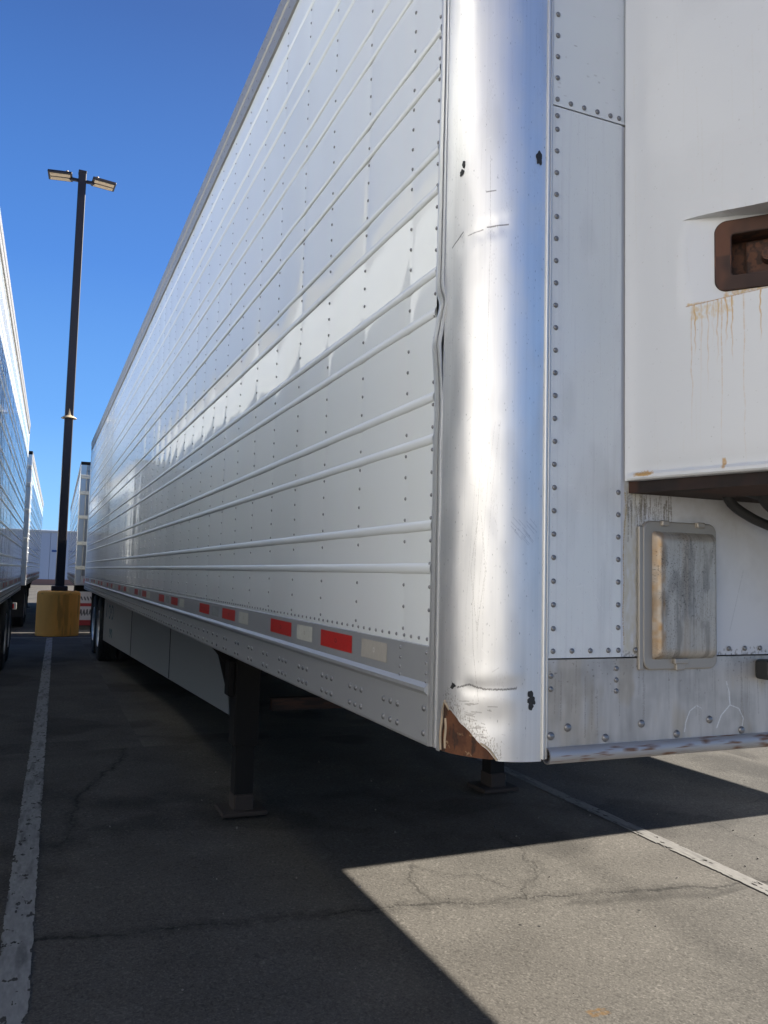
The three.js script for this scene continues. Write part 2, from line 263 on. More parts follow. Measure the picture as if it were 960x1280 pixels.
{ let n = 0; for (let z = -.440; z > -L + .3; z -= .262, n++) { const w = n < 5 ? [-.047, 0, .047] : n < 9 ? [-.03, .03] : [-.06, .06]; for (const o of w) { boltSpots.push([z + o, 1.147, n < 12], [z + o, 1.0985, n < 12]); } } boltSpots.push([-.235, 1.16, true], [-.235, 1.10, true]); }
function stuffRivets(spots, geo, mat, parent, name) {
  const im = new THREE.InstancedMesh(geo, mat, spots.length), m = new THREE.Matrix4(); spots.forEach((s, i) => im.setMatrixAt(i, m.makeTranslation(...s)));
  im.name = name; im.userData.kind = 'stuff'; im.castShadow = im.receiveShadow = true; parent.add(im); return im;
}
// reflective tape: the red and white pieces along the rail, with a small printed mark
function tapeTex(c, m) { const r = new Ras(128, 32, (u, v) => { const k = .92 + .16 * (fbm(u * 20, v * 6, 3) - .5); return c.map((x) => x * k); }); for (let a = 0; a < 6.3; a += .12) r.stamp(.5 + .028 * Math.cos(a), .5 + .11 * Math.sin(a), 1.3, 1.3, m, .5); r.line([[.46, .42], [.54, .42]], .9, m, .4); r.line([[.47, .58], [.53, .58]], .9, m, .4); return r.tex(true); }
M.red = phy([1, 1, 1], .35, 0, { map: tapeTex([.66, .022, .012], [.3, .012, .01]), clearcoat: .5, clearcoatRoughness: .25 });
M.tapeWhite = std([1, 1, 1], .5, 0, { map: tapeTex([.66, .65, .56], [.45, .42, .34]) });
M.tapeWorn = std([1, 1, 1], .6, 0, { map: tapeTex([.46, .43, .37], [.62, .6, .55]) });
M.tapeDull = std([1, 1, 1], .6, 0, { map: tapeTex([.34, .35, .34], [.28, .29, .28]) });
const tapes = [];
for (let k = 0; k < 9; k++) { const b = -.476 - 1.6 * k - (k > 1 ? .16 * (k - 1) : 0); for (const [o, w, m] of [[0, .19, k ? 'tapeWhite' : 'tapeWorn'], [.271, .296, 'red'], [.661, .181, k ? 'tapeDull' : 'tapeWhite'], [.916, .296, 'red']]) tapes.push([b - o - w, b - o, m]); }
const tapeGeo = (z0, z1) => { const g = grid([z0, z1], [1.244, 1.297], (z, y) => [-.0052, y, z], (z, y) => [(z - z0) / (z1 - z0), (y - 1.244) / .053]); return g; };
// wheels
const tyreGeo = (() => { const p = [[.29, -.12], [.33, -.138], [.43, -.145], [.485, -.138], [.51, -.12], [.515, -.1]]; for (const x of [-.065, -.022, .022, .065]) p.push([.515, x - .008], [.503, x - .006], [.503, x + .006], [.515, x + .008]); p.push([.515, .1], [.51, .12], [.485, .138], [.43, .145], [.33, .138], [.29, .12]); return new THREE.LatheGeometry(p.map(([a, b]) => new THREE.Vector2(a, b)), 40).rotateZ(Math.PI / 2); })();
const rimGeo = new THREE.LatheGeometry([[.0, .02], [.10, .02], [.11, -.01], [.14, -.02], [.2, -.03], [.24, -.02], [.262, .06], [.275, .12], [.292, .138], [.296, .13], [.285, .1], [.28, -.1]].map(([a, b]) => new THREE.Vector2(a, b)), 36).rotateZ(Math.PI / 2);
const hubGeo = new THREE.CylinderGeometry(.075, .095, .12, 20).rotateZ(Math.PI / 2).translate(-.03, 0, 0);

function makeSide(t, far) { // one long side; far: the other side, turned half round
  const turn = (o) => { if (far) { o.rotation.y = Math.PI; o.position.set(Wd, 0, -L); } return o; };
  sidePanels.forEach((g) => turn(mesh('side_panel', g, t.userData.old ? M.sheetOld : M.sheet, t)));
  for (const y of RIBS) { const r = turn(mesh('rib', ribGeo, M.rib, t)); r.position.y = y; }
  turn(mesh('bottom_rail', railGeo, M.rail, t)); turn(mesh('top_rail', topRailGeo, M.topRail, t));
  turn(stuffRivets(rivetSpots, rivetGeo, M.rivet, t, 'panel_rivets'));
  turn(stuffRivets(boltSpots.filter((b) => far || !b[2]).map(([z, y]) => [-.005, y, z]), boltGeo, M.bolt, t, 'rail_bolts'));
  if (!far) for (const [z, y, near] of boltSpots) if (near) { const b = mesh('rail_bolt', boltGeo, M.bolt, t); b.position.set(-.005, y, z); }
  for (const [a, b, m] of tapes) turn(mesh('reflector', tapeGeo(a, b), M[m], t));
}
// ---- running gear and rear end
{ const r = new Ras(128, 128, (u, v) => { const n = .5 + .1 * (fbm(u * 8, v * 8, 3) - .5), red = (v > .56 && v < .66) || v < .16; return red ? [.32, .03, .03] : [n, n * .96, n * .92]; });
  for (let k = 0; k < 9; k++) { const x = .08 + k * .1; r.line([[x, .30], [x + .03, .46], [x + .06, .32]], 3, [.05, .05, .05], .8); r.line([[x, .75], [x + .05, .85]], 3.4, [.06, .06, .06], .8); } M.flap = std([1, 1, 1], .7, 0, { map: r.tex() }); }
function makeGear(t, skirted, flaps) {
  mesh('floor', box(.03, Wd - .03, 1.13, 1.28, -L + .05, -.2), M.under, t);
  mesh('inner_body', box(.03, Wd - .03, 1.285, 4.075, -L + .08, -.2), M.white, t);
  mesh('roof', box(.04, Wd - .04, 4.08, 4.115, -L + .03, -.19), M.white, t);
  mesh('nose_block', box(.19, Wd - .19, 1.1, 4.1, -.198, -.014), M.under, t);
  for (let z = -.5; z > -11; z -= .5) mesh('crossmember', box(.06, Wd - .06, 1.06, 1.13, z - .03, z + .03), M.under, t);
  for (const x of [.335, 2.13]) {
    const g = grp('landing_leg', t);
    mesh('outer_tube', box(x - .078, x + .078, .42, 1.13, -3.555, -3.4, .012), M.legPaint, g);
    mesh('inner_tube', box(x - .058, x + .058, .1, .5, -3.535, -3.415, .008), M.legPaint, g);
    mesh('foot', mergeGeometries([box(x - .14, x + .14, .012, .04, -3.6, -3.35, .01), box(x - .06, x + .06, .03, .13, -3.55, -3.4, .01)]), M.footRust, g);
    if (x < 1) { mesh('gearbox', box(x - .12, x - .078, .72, .94, -3.54, -3.42, .012), M.legPaint, g); }
    mesh('gusset', extrudeZ([[x - .3, 1.12], [x - .078, 1.12], [x - .078, .86]], -3.54, -3.52), M.legPaint, g);
    mesh('bracket', extrudeZ([[x - .2, 1.12], [x + .2, 1.12], [x + .1, .75], [x - .1, .75]], -3.59, -3.565), M.legPaint, g);
  }
  mesh('leg_brace', box(.5, Wd - .5, .62, .70, -3.5, -3.44, .006), M.rustDark, t);
  mesh('leg_shaft', new THREE.CylinderGeometry(.02, .02, Wd - .8, 12).rotateZ(Math.PI / 2).translate(Wd / 2, .9, -3.47), M.legPaint, t);
  for (const z of [-12.55, -13.8]) {
    mesh('axle', new THREE.CylinderGeometry(.065, .065, Wd - .3, 16).rotateZ(Math.PI / 2).translate(Wd / 2, .515, z), M.under, t);
    for (const [x, s] of [[.2, 1], [.52, 1], [Wd - .2, -1], [Wd - .52, -1]]) {
      const w = grp('wheel', t); w.position.set(x, .515, z); w.rotation.y = s > 0 ? 0 : Math.PI;
      mesh('tyre', tyreGeo, M.rubber, w); mesh('rim', rimGeo, M.rim, w); if (x < .3 || x > Wd - .3) mesh('hub', hubGeo, M.rim, w);
    }
  }
  for (const x of [.75, Wd - .75]) mesh('suspension_beam', box(x - .06, x + .06, .62, 1.1, -14.6, -11.9, .01), M.under, t);
  for (const x of [.36, Wd - .36]) mesh('mud_flap', box(x - .3, x + .3, .28, 1.05, -14.62, -14.6), M.rubber, t);
  if (flaps) for (const x of [.4, Wd - .4]) { const f = box(x - .36, x + .36, .1, .92, -L + .02, -L + .04); const p = f.attributes.position, q = f.attributes.uv; for (let i = 0; i < p.count; i++) q.setXY(i, (p.getX(i) - x + .36) / .72, (p.getY(i) - .1) / .82); mesh('splash_guard', f, M.flap, t); }
  if (skirted) for (const side of [0, 1]) {
    const A = [.50, -4.66], B = [.08, -11.65], cuts = [0, .31, .64, 1];
    for (let k = 0; k < 3; k++) {
      const outline = []; const u0 = cuts[k] + (k ? .001 : 0), u1 = cuts[k + 1] - .001, len = Math.hypot(B[0] - A[0], B[1] - A[1]);
      if (k === 0) { for (const [a, y] of [[0, .4], [.008, .55], [.02, .7], [.04, .83], [.07, .92], [.12, .99], [.2, 1.06]]) outline.push([a * len, y]); } else outline.push([u0 * len, .4], [u0 * len, 1.06]);
      outline.push([u1 * len, 1.06], [u1 * len, .4]);
      const g = new THREE.ExtrudeGeometry(new THREE.Shape(outline.map(([a, b]) => new THREE.Vector2(a, b))), { depth: .006, bevelEnabled: true, bevelSize: .002, bevelThickness: .002, bevelOffset: -.002, bevelSegments: 1 });
      const an = Math.atan2(-(B[1] - A[1]), B[0] - A[0]); g.rotateY(an); g.translate(A[0], 0, A[1]); if (side) { g.scale(-1, 1, 1); g.translate(Wd, 0, 0); const id = g.index; if (!id) { const p = g.attributes.position; for (let i = 0; i < p.count; i += 3) for (const at of ['position', 'normal', 'uv']) { const q = g.attributes[at]; for (let c = 0; c < q.itemSize; c++) { const s = q.getComponent(i, c); q.setComponent(i, c, q.getComponent(i + 1, c)); q.setComponent(i + 1, c, s); } } } }
      if (k) mesh('skirt_joint', (() => { const j = box(-.007, .007, .41, 1.05, -.006, -.0025); j.rotateY(an); return j.translate((side ? Wd - (A[0] + (B[0] - A[0]) * cuts[k]) : A[0] + (B[0] - A[0]) * cuts[k]), 0, A[1] + (B[1] - A[1]) * cuts[k]); })(), M.under, t);
      if (k === 2 && !side) { // faint worn lettering
        const st = []; const bar2 = (x, y, w, h) => st.push(box(x - w / 2, x + w / 2, y - h / 2, y + h / 2, -.0045, -.0028)); bar2(6.72, .87, .05, .2);
        for (const [x, y, r, n] of [[6.42, .86, .09, 14], [6.15, .86, .09, 14], [6.3, .56, .05, 10], [6.15, .56, .05, 10]]) for (let q = 0; q < n - 2; q++) { const an2 = q / n * 6.283; bar2(x + r * Math.cos(an2), y + r * Math.sin(an2), .035, .035); }
        const lg = mergeGeometries(st); lg.rotateY(an); lg.translate(A[0], 0, A[1]); mesh('lettering', lg, M.teal ?? (M.teal = std([.06, .13, .15], .7)), t);
      }
      mesh('skirt_panel', g, k === 2 && !side ? M.skirtMark : M.skirt, t);
    }
  }
  // rear: frame, doors with hinges and lock rods, lights, bumper
  mesh('rear_post', box(-.006, .14, 1.07, 4.105, -L, S1 + .004, .012), M.steel, t); mesh('rear_post', box(Wd - .14, Wd + .006, 1.07, 4.105, -L, S1 + .004, .012), M.steel, t);
  mesh('rear_header', box(.14, Wd - .14, 3.9, 4.05, -L - .004, S1, .01), M.door, t); mesh('header_cap', box(-.004, Wd + .004, 4.045, 4.125, -L - .012, -L + .1, .01), M.under, t); mesh('rear_sill', box(.14, Wd - .14, 1.07, 1.3, -L - .004, S1, .01), M.steel, t);
  for (const s of [0, 1]) {
    const x0 = s ? Wd / 2 + .005 : .145, x1 = s ? Wd - .145 : Wd / 2 - .005, d = mesh('rear_door', box(x0, x1, 1.305, 3.895, -L - .02, -L + .05, .008), M.door, t);
    for (const y of [1.5, 2.1, 2.75, 3.35, 3.75]) mesh('hinge', box(s ? Wd - .26 : -.004, s ? Wd + .004 : .26, y - .045, y + .045, -L - .042, -L - .022, .008), M.tapeWhite, d);
    for (const x of [x0 + .35, x1 - .35]) mesh('lock_rod', new THREE.CylinderGeometry(.017, .017, 2.7, 10).translate(x, 2.6, -L - .045), M.trim, d);
    mesh('tail_light', box(s ? Wd - .5 : .2, s ? Wd - .2 : .5, 1.13, 1.24, -L - .02, -L - .006, .01), M.marker, t);
  }
  for (let k = 0; k < 8; k++) mesh('bumper_tape', box(.2 + k * .275, .2 + k * .275 + .27, .55, .66, -L + .093, -L + .097), k % 2 ? M.tapeWhite : M.red, t).position.z = -.02;
  mesh('underride_bar', box(.15, Wd - .15, .53, .68, -L + .08, -L + .18, .01), M.tapeWhite, t);
  for (const x of [.6, Wd - .6]) mesh('underride_strut', box(x - .05, x + .05, .68, 1.08, -L + .09, -L + .17, .006), M.under, t);
}
{ const r = new Ras(256, 128, () => [.55, .56, .56]); // faint teal lettering, worn beyond reading, on the rear skirt panel
  M.skirtMark = phy([.27, .28, .28], .5, 0, { clearcoat: .3, clearcoatRoughness: .4 }); }

// ---- nose: rounded corner posts and plain front sheets
function postGeo(mirror, dent, cut, top = HT - .005) {
  const th = lin(0, Math.PI / 2, 48), V = lin(0, 1, 150);
  return grid(th, V, (a, v, i) => {
    const q = mirror ? Math.PI / 2 - a : a, yb = cut ? cut(q) : HB, y = yb + (top - yb) * Math.pow(v, 1.25), d = dent ? dent(q, y) : 0, R = PR + d;
    const x = PR - R * Math.cos(q), z = -PR + R * Math.sin(q); return [mirror ? Wd - x : x, y, z];
  }, (a, v) => { const yb = cut ? cut(a) : HB, y = yb + (top - yb) * Math.pow(v, 1.25); return [a / (Math.PI / 2), (y - HB) / (HT - HB)]; });
}
const postCut = (a) => { const d = a * 180 / Math.PI; const base = d < 6 ? HB : d < 9 ? HB + (d - 6) / 3 * .118 : d < 57 ? HB + .122 * Math.pow(1 - (d - 9) / 48, .92) : HB; return base + (d > 7 && d < 57 ? .008 * (fbm(d * .22, 4, 3) - .5) : 0); };
const dent = (a, y) => {
  const d = a * 180 / Math.PI, g = (x, s) => Math.exp(-x * x / (s * s));
  return .0017 * (fbm(d * .03, y * 2.2, 3) - .5) + .0005 * (fbm(d * .09 + 7, y * 8, 3) - .5) - .0030 * g(y - 2.315 - .0006 * (d - 40), .010) * smooth(10, 20, d) * smooth(66, 52, d)
    - .0020 * g(y - 1.232 - .004 * Math.sin(d * .12), .012) * smooth(22, 34, d) * smooth(80, 66, d) + .001 * g(y - 1.262, .02) * smooth(30, 40, d) * smooth(80, 66, d)
    - .003 * g(y - 2.16, .06) * smooth(22, 2, d) - .0018 * g(d - 30, 9) * g(y - 1.5, .28) + .0012 * g(d - 44, 6) * g(y - 1.6, .2) - .0022 * g(d - 24, 10) * g(y - 2.38, .07)
    - .003 * g(y - 1.16, .03) * g(d - 52, 14);
};
function plainNose(t, refrigerated) {
  for (const m of [false, true]) mesh('corner_post', postGeo(m), M.steel, t);
  mesh('front_panel', box(PR, Wd - PR, 1.3, 2.6, -.01, 0), M.frontWhite, t); mesh('front_panel', box(PR, Wd - PR, 2.604, 4.1, -.01, 0), M.frontWhite, t);
  mesh('kick_plate', box(PR, Wd - PR, 1.085, 1.297, -.012, .003), M.rail, t);
  if (refrigerated) makeUnit(t, false);
}

// ---- refrigeration unit on the nose
function unitPlan(n, inset = 0) { // plan of the shell from one end to the other, as points with arc length
  const P = [[.409, .006], [.45, .128], [.49, .245], [.525, .345], [.563, .456], [.615, .545], [.72, .61], [.9, .642], [1.3, .66]], all = [...P, ...P.slice(0, -1).reverse().map(([x, z]) => [Wd - x, z])];
  const c = new THREE.CatmullRomCurve3(all.map(([x, z]) => new THREE.Vector3(x + inset * Math.sign(Wd / 2 - x), 0, Math.max(.003, z - inset))), false, 'centripetal'); c.arcLengthDivisions = 600; return c;
}
const unitCurve = unitPlan(), UL = unitCurve.getLength();
const SC = { y0: 2.128, y1: 2.338, u0: .150, px0: .243, px1: .47, py0: 2.178, py1: 2.292 };
function makeUnit(t, hero) {
  const u = grp('refrigeration_unit', t);
  const us = [...lin(0, .15, 8), ...lin(.16, SC.px0, 6), ...lin(.26, SC.px1, 8), ...lin(.49, .8, 10), ...lin(.84, UL - .3, 26), ...lin(UL - .28, UL, 8)];
  const YB = 1.727, YT = 3.96, at = new THREE.Vector3(), tn = new THREE.Vector3();
  const depth = (s) => .36 * Math.max(0, s - SC.u0) * smooth(.95, .7, s);
  const rows = []; // y, inside the scoop?, push inward
  for (const [y, d] of [[YB, .016], [YB + .002, .002], [YB + .006, -.002], [YB + .013, -.002], [YB + .017, .001], [YB + .021, .007], [YB + .027, .008], [YB + .04, .005]]) rows.push([y, 0, d]);
  for (const y of lin(YB + .08, SC.y0 - .002, 8)) rows.push([y, 0, .004]);
  rows.push([SC.y0, 0, .004], [SC.y0 + .001, 1, .004], [SC.py0, 1, .004], [(SC.py0 + SC.py1) / 2, 1, .004], [SC.py1, 1, .004], [SC.y1 - .001, 1, .004], [SC.y1, 0, .004], [SC.y1 + .003, 0, .004]);
  for (const y of lin(SC.y1 + .03, YT - .06, 16)) rows.push([y, 0, .004]);
  for (const a of lin(0, 1, 5)) rows.push([YT - .06 + .06 * Math.sin(a * Math.PI / 2), 0, .004 + .06 * (1 - Math.cos(a * Math.PI / 2))]);
  const f = (s, j) => { const [y, inside, push] = rows[j], w = clamp(s / UL, 0, 1); unitCurve.getPointAt(w, at); unitCurve.getTangentAt(w, tn); const d = push + (inside ? depth(s) : 0), edge = smooth(0, .03, s) * smooth(UL, UL - .03, s); let yy = y; if (y > SC.y1 - .002 && y < SC.y1 + .004) yy += -.022 * smooth(.15, .4, s) * smooth(.95, .6, s); return [at.x - (-tn.z) * -d * -1 * edge * 0 + tn.z * d * edge, yy, at.z - tn.x * d * edge]; };
  const px0 = us.indexOf(SC.px0), px1 = us.indexOf(SC.px1), jy0 = rows.findIndex((r) => r[0] === SC.py0), jy1 = rows.findIndex((r) => r[0] === SC.py1);
  let g = grid(us, rows.map((_, j) => j), (s, j) => f(s, j), (s, j) => [s / 1.2, (rows[j][0] - YB) / 1.2], (i, j) => !(i >= px0 && i < px1 && j >= jy0 && j < jy1));
  g = toCreasedNormals(g, .5);
  mesh('shell', g, hero ? M.unitWhite : M.white, u);
  mesh('shell_top', (() => { const s = new THREE.Shape(lin(0, 1, 60).map((w) => { const p = unitCurve.getPointAt(w); return new THREE.Vector2(p.x + .05 * Math.sign(Wd / 2 - p.x), -Math.max(.004, p.z - .064)); })); return new THREE.ShapeGeometry(s).rotateX(-Math.PI / 2).translate(0, YT - .001, 0); })(), M.white, u);
  const fr = (inset) => lin(0, 1, 60).map((w) => { const p = unitCurve.getPointAt(w); return new THREE.Vector2(p.x + inset * Math.sign(Wd / 2 - p.x), -Math.max(.004, p.z - inset)); });
  mesh('base_frame', new THREE.ExtrudeGeometry(new THREE.Shape(fr(.014)), { depth: .034, bevelEnabled: false }).rotateX(-Math.PI / 2).translate(0, 1.699, 0), M.rustDark, u);
  // latch pocket: rusty flange and a hollow behind it
  const P = (s, j) => new THREE.Vector3(...f(s, j)), a = P(SC.px0, jy0), b = P(SC.px1, jy0), ax = b.clone().sub(a), w = ax.length(); ax.normalize();
  const nrm = new THREE.Vector3(-ax.z, 0, ax.x).normalize().negate(); if (nrm.x > 0) nrm.negate();
  const up = new THREE.Vector3(0, 1, 0), m4 = new THREE.Matrix4().makeBasis(ax, up, new THREE.Vector3().crossVectors(ax, up)), ctr = a.clone().addScaledVector(ax, w / 2); ctr.y = (SC.py0 + SC.py1) / 2;
  const h = SC.py1 - SC.py0, k = grp('latch_pocket', u); k.position.copy(ctr); k.quaternion.setFromRotationMatrix(m4);
  const outer = roundRect(w + .05, h + .046, .024); outer.holes.push(new THREE.Path(roundRect(w - .012, h - .012, .01).getPoints(6)));
  mesh('flange', new THREE.ExtrudeGeometry(outer, { depth: .004, bevelEnabled: true, bevelSize: .003, bevelThickness: .003, bevelSegments: 2 }).translate(0, 0, -.001), M.pocketRust, k);
  const D = .06, q = [];
  q.push(box(-w / 2, w / 2, -h / 2, h / 2, -D - .003, -D)); q.push(box(-w / 2, w / 2, h / 2 - .006, h / 2 - .002, -D, 0)); q.push(box(-w / 2, w / 2, -h / 2 + .002, -h / 2 + .006, -D, 0)); q.push(box(-w / 2 + .002, -w / 2 + .006, -h / 2, h / 2, -D, 0)); q.push(box(w / 2 - .006, w / 2 - .002, -h / 2, h / 2, -D, 0));
  mesh('hollow', mergeGeometries(q), M.pocketRust, k);
  mesh('latch_arm', mergeGeometries([box(-w / 2 + .035, w / 2 - .02, -.045, .045, -D + .004, -D + .018, .006), new THREE.CylinderGeometry(.016, .018, .03, 16).rotateX(Math.PI / 2).translate(-.03, .0, -D + .03).toNonIndexed()]), M.pocketRust, k);
  const stay = box(-.055, .055, -.006, .006, -.005, .005, .002).rotateZ(-.9).translate(-.01, .035, -D + .03); mesh('stay_rod', stay, M.rust, k);
  return u;
}

function makeTrailer(hero, opt = {}) {
  const t = grp('semi_trailer', scene);
  t.userData.old = !hero; makeSide(t, false); makeSide(t, true); delete t.userData.old; makeGear(t, opt.skirts !== false, opt.flaps);
  if (!hero) plainNose(t, opt.unit);
  return t;
}

// ================================================================ the near trailer
// metal skin of the rounded corner: streaks, specks and scratches
{
  const W = 512, H = 2048, pc = new Ras(W, H, (u, v) => { const s = fbm(u * 60, v * 3, 3), b = fbm(u * 4, v * 14, 4); const g = .76 + .06 * (s - .5) - .07 * smooth(.5, .8, b); return [g, g * .99, g * .965]; });
  const pr = new Ras(W, H, (u, v) => { const r = .42 + .06 * (fbm(u * 70, v * 4, 3) - .5) + .09 * (fbm(u * 5, v * 18, 4) - .5) + .04 * smooth(.5, .7, fbm(u * 9 + 3, v * 40, 4)); return [r, r, 0]; });
  const V = (y) => (y - HB) / (HT - HB), U = (d) => d / 90;
  for (let k = 0; k < 900; k++) { const c = rr(.08, .35); pc.stamp(rnd(), rnd(), rr(.8, 1.8), rr(.8, 2.4), [c, c, c], rr(.3, .8)); }
  for (let k = 0; k < 150; k++) { const x = rnd(), y = rnd(), up = rnd() < .5; pc.line([[x, y], [x + (up ? rr(-.01, .01) : rr(-.07, .07)), y + (up ? rr(.005, .05) : rr(-.006, .006))]], .7, rnd() < .6 ? [.42, .41, .39] : [.9, .9, .88], rr(.15, .5), 0, .3); }
  for (let k = 0; k < 26; k++) { const x = rnd(), y = rnd() * .6; for (let q = 0; q < 40; q++) pc.stamp(x + .05 * (rnd() + rnd() - 1), y + .012 * (rnd() + rnd() - 1), rr(.8, 2), rr(.8, 2.6), [.5, .48, .45], .25); }
  const long = [[42, 1.20], [37, 1.32], [36, 1.42], [38, 1.55], [40, 1.7], [44, 1.85], [45, 2.05], [46, 2.3], [45, 2.5]]; pc.line(long.map(([d, y]) => [U(d), V(y)]), .9, [.33, .31, .29], .6, 1, .2);
  for (const dd of [5, 9, -5]) pc.line(long.slice(1, 6).map(([d, y]) => [U(d + dd + (y - 1.5) * 8), V(y)]), .8, [.42, .4, .38], .45, 2, .35);
  pc.line([[40, 1.63], [34, 1.5], [40, 1.36], [46, 1.5], [42, 1.63]].map(([d, y]) => [U(d), V(y)]), 1.2, [.4, .385, .36], .5, 3, .25);
  pc.line([[10, 2.295], [22, 2.325]].map(([d, y]) => [U(d), V(y)]), 1.3, [.12, .115, .11], .8); pc.line([[26, 2.312], [40, 2.318]].map(([d, y]) => [U(d), V(y)]), 1, [.2, .19, .18], .7); pc.line([[43, 2.322], [60, 2.324]].map(([d, y]) => [U(d), V(y)]), 1.2, [.15, .14, .13], .8); pc.line([[42, 2.41], [50, 2.41]].map(([d, y]) => [U(d), V(y)]), 1.1, [.2, .19, .18], .8);
  pc.line([[24, 1.226], [34, 1.236], [46, 1.228], [60, 1.23], [70, 1.233]].map(([d, y]) => [U(d), V(y)]), 1.2, [.1, .095, .09], .85, 2, .1);
  for (let k = 0; k < 420; k++) { const d = rr(12, 60), y = postCut(d / 57.3) + Math.abs(rnd() + rnd() - 1) * .05; pc.stamp(U(d), V(y), rr(.8, 2), rr(.8, 2.2), [.2, .16, .12], rr(.3, .8)); }
  for (let k = 0; k < 26; k++) { const d = rr(20, 50), y = rr(1.12, 1.2); pc.line([[U(d), V(y)], [U(d + rr(2, 9)), V(y + rr(-.004, .004))]], .8, [.3, .28, .26], .5); }
  for (let k = 0; k < 16; k++) { const d = rr(64, 80), y = 1.58 + k * .003; pc.line([[U(d), V(y)], [U(d + 6), V(y - .02)]], .8, [.35, .35, .36], .35); }
  M.post = phy([1, 1, 1], 1, .87, { map: pc.tex(), roughnessMap: pr.tex(false), anisotropy: 0 });
}
{ // moulded unit shell with rust runs below the scoop and at the lower lip; 1.2 m a side
  const S = 1024, w = new Ras(S, S, (u, v) => { const g = .64 - .03 * smooth(.5, .8, fbm(u * 5, v * 4, 4)); return [g * .98, g, g * 1.0]; });
  const V = (y) => (y - 1.727) / 1.2, U = (s) => s / 1.2, oc = [.48, .26, .05];
  for (let k = 0; k < 1500; k++) { const s = rr(.16, .6); w.stamp(U(s), V(2.128 + Math.abs(rr(-.03, .034)) * (s > .25 ? 1 : .15)), rr(1, 3), rr(1, 4), [.52, .36, .16], rr(.05, .35)); }
  for (let k = 0; k < 900; k++) w.stamp(U(rr(.235, .56)), V(2.13 + .034 * rnd()), rr(1, 4), rr(1, 6), rnd() < .5 ? [.55, .31, .08] : [.5, .35, .14], rr(.15, .5));
  w.line([[U(.158), V(2.1275)], [U(.62), V(2.1275)]], 2.2, [.30, .17, .07], .6, 1);
  for (const s of [.172, .180, .191, .197, .212, .226, .232, .245, .252, .27, .29, .33, .36, .41, .5]) { const n = .1 + .4 * rnd() ** 1.6, x = U(s + rr(-.004, .004)), a = rr(.12, .85); for (let k = 0; k < 60; k++) { const t = k / 60; w.stamp(x + (vn(t * 9, s * 99) - .5) * .005, V(2.125 - n * t), rr(.9, 2.2) * (1 - .4 * t), 6, oc, a * (1 - t) * rr(.3, .9)); } }
  for (let k = 0; k < 160; k++) w.stamp(U(rr(.17, .27)), V(2.12 - Math.abs(rr(-.03, .03))), rr(1, 4), rr(2, 6), [.56, .40, .17], .2);
  for (let k = 0; k < 260; k++) w.stamp(U(.05 + .028 * (rnd() + rnd() - 1)), V(1.737 + .012 * Math.abs(rnd() + rnd() - 1)), rr(1, 3), rr(1, 3), [.45, .25, .06], .4);
  for (let k = 0; k < 60; k++) w.stamp(U(.245 + .008 * (rnd() - .5)), V(1.74 + .02 * rnd()), 2, 3, [.45, .27, .10], .35);
  for (let k = 0; k < 700; k++) { const c = rr(.3, .5); w.stamp(rnd(), rnd(), rr(.8, 1.6), rr(.8, 2.2), [c, c, c * .93], rr(.15, .6)); }
  for (let k = 0; k < 50; k++) { const x = rnd(), y = rnd(); w.line([[x, y], [x + rr(-.004, .004), y - rr(.03, .2)]], rr(.8, 2), [.56, .55, .5], .16, 2, .3); }
  M.unitWhite = phy([1, 1, 1], .4, 0, { map: w.tex(), clearcoat: .5, clearcoatRoughness: .32 });
}
{ // kick plate 2.2 m x 0.2 m
  const Wp = 2048, Hp = 256, r = new Ras(Wp, Hp, (u, v) => { const s = fbm(u * 160, v * 2.2, 3), b = fbm(u * 26, v * 3, 4), c = fbm(u * 40 + 3, v * 1.4 + 2, 3); let g = .46 + .16 * (s - .5) - .07 * smooth(.45, .75, b); const br = smooth(.52, .74, c) * .5; return [g * (1.04 - .12 * br), g * (1 - .22 * br), g * (.93 - .36 * br)]; });
  const U = (x) => (x - .193) / 2.214, V = (y) => (y - 1.098) / .203;
  const wht = [.72, .72, .7]; r.line([[.595, 1.115], [.60, 1.14], [.612, 1.165], [.635, 1.178], [.65, 1.17]].map(([x, y]) => [U(x), V(y)]), 1.6, wht, .7, 1); r.line([[.70, 1.12], [.715, 1.15], [.745, 1.175], [.742, 1.21], [.733, 1.235]].map(([x, y]) => [U(x), V(y)]), 2, wht, .8, 1); r.line([[.745, 1.175], [.775, 1.165], [.79, 1.14], [.785, 1.115]].map(([x, y]) => [U(x), V(y)]), 1.6, wht, .65, 1);
  for (let k = 0; k < 110; k++) { const x = rnd(), y = rr(.6, 1), n = rr(.2, .7), d = rr(.14, .3); r.line([[x, y], [x + rr(-.001, .001), y - n]], rr(.8, 2), [d, d * .92, d * .82], .3, 2, .3); }
  for (let k = 0; k < 500; k++) { const c = rr(.1, .25); r.stamp(rnd(), 1 - rnd() * rnd() * .5, rr(.8, 3), rr(.8, 4), [c, c * .9, c * .8], .5); }
  M.kick = std([1, 1, 1], .48, .4, { map: r.tex() });
}
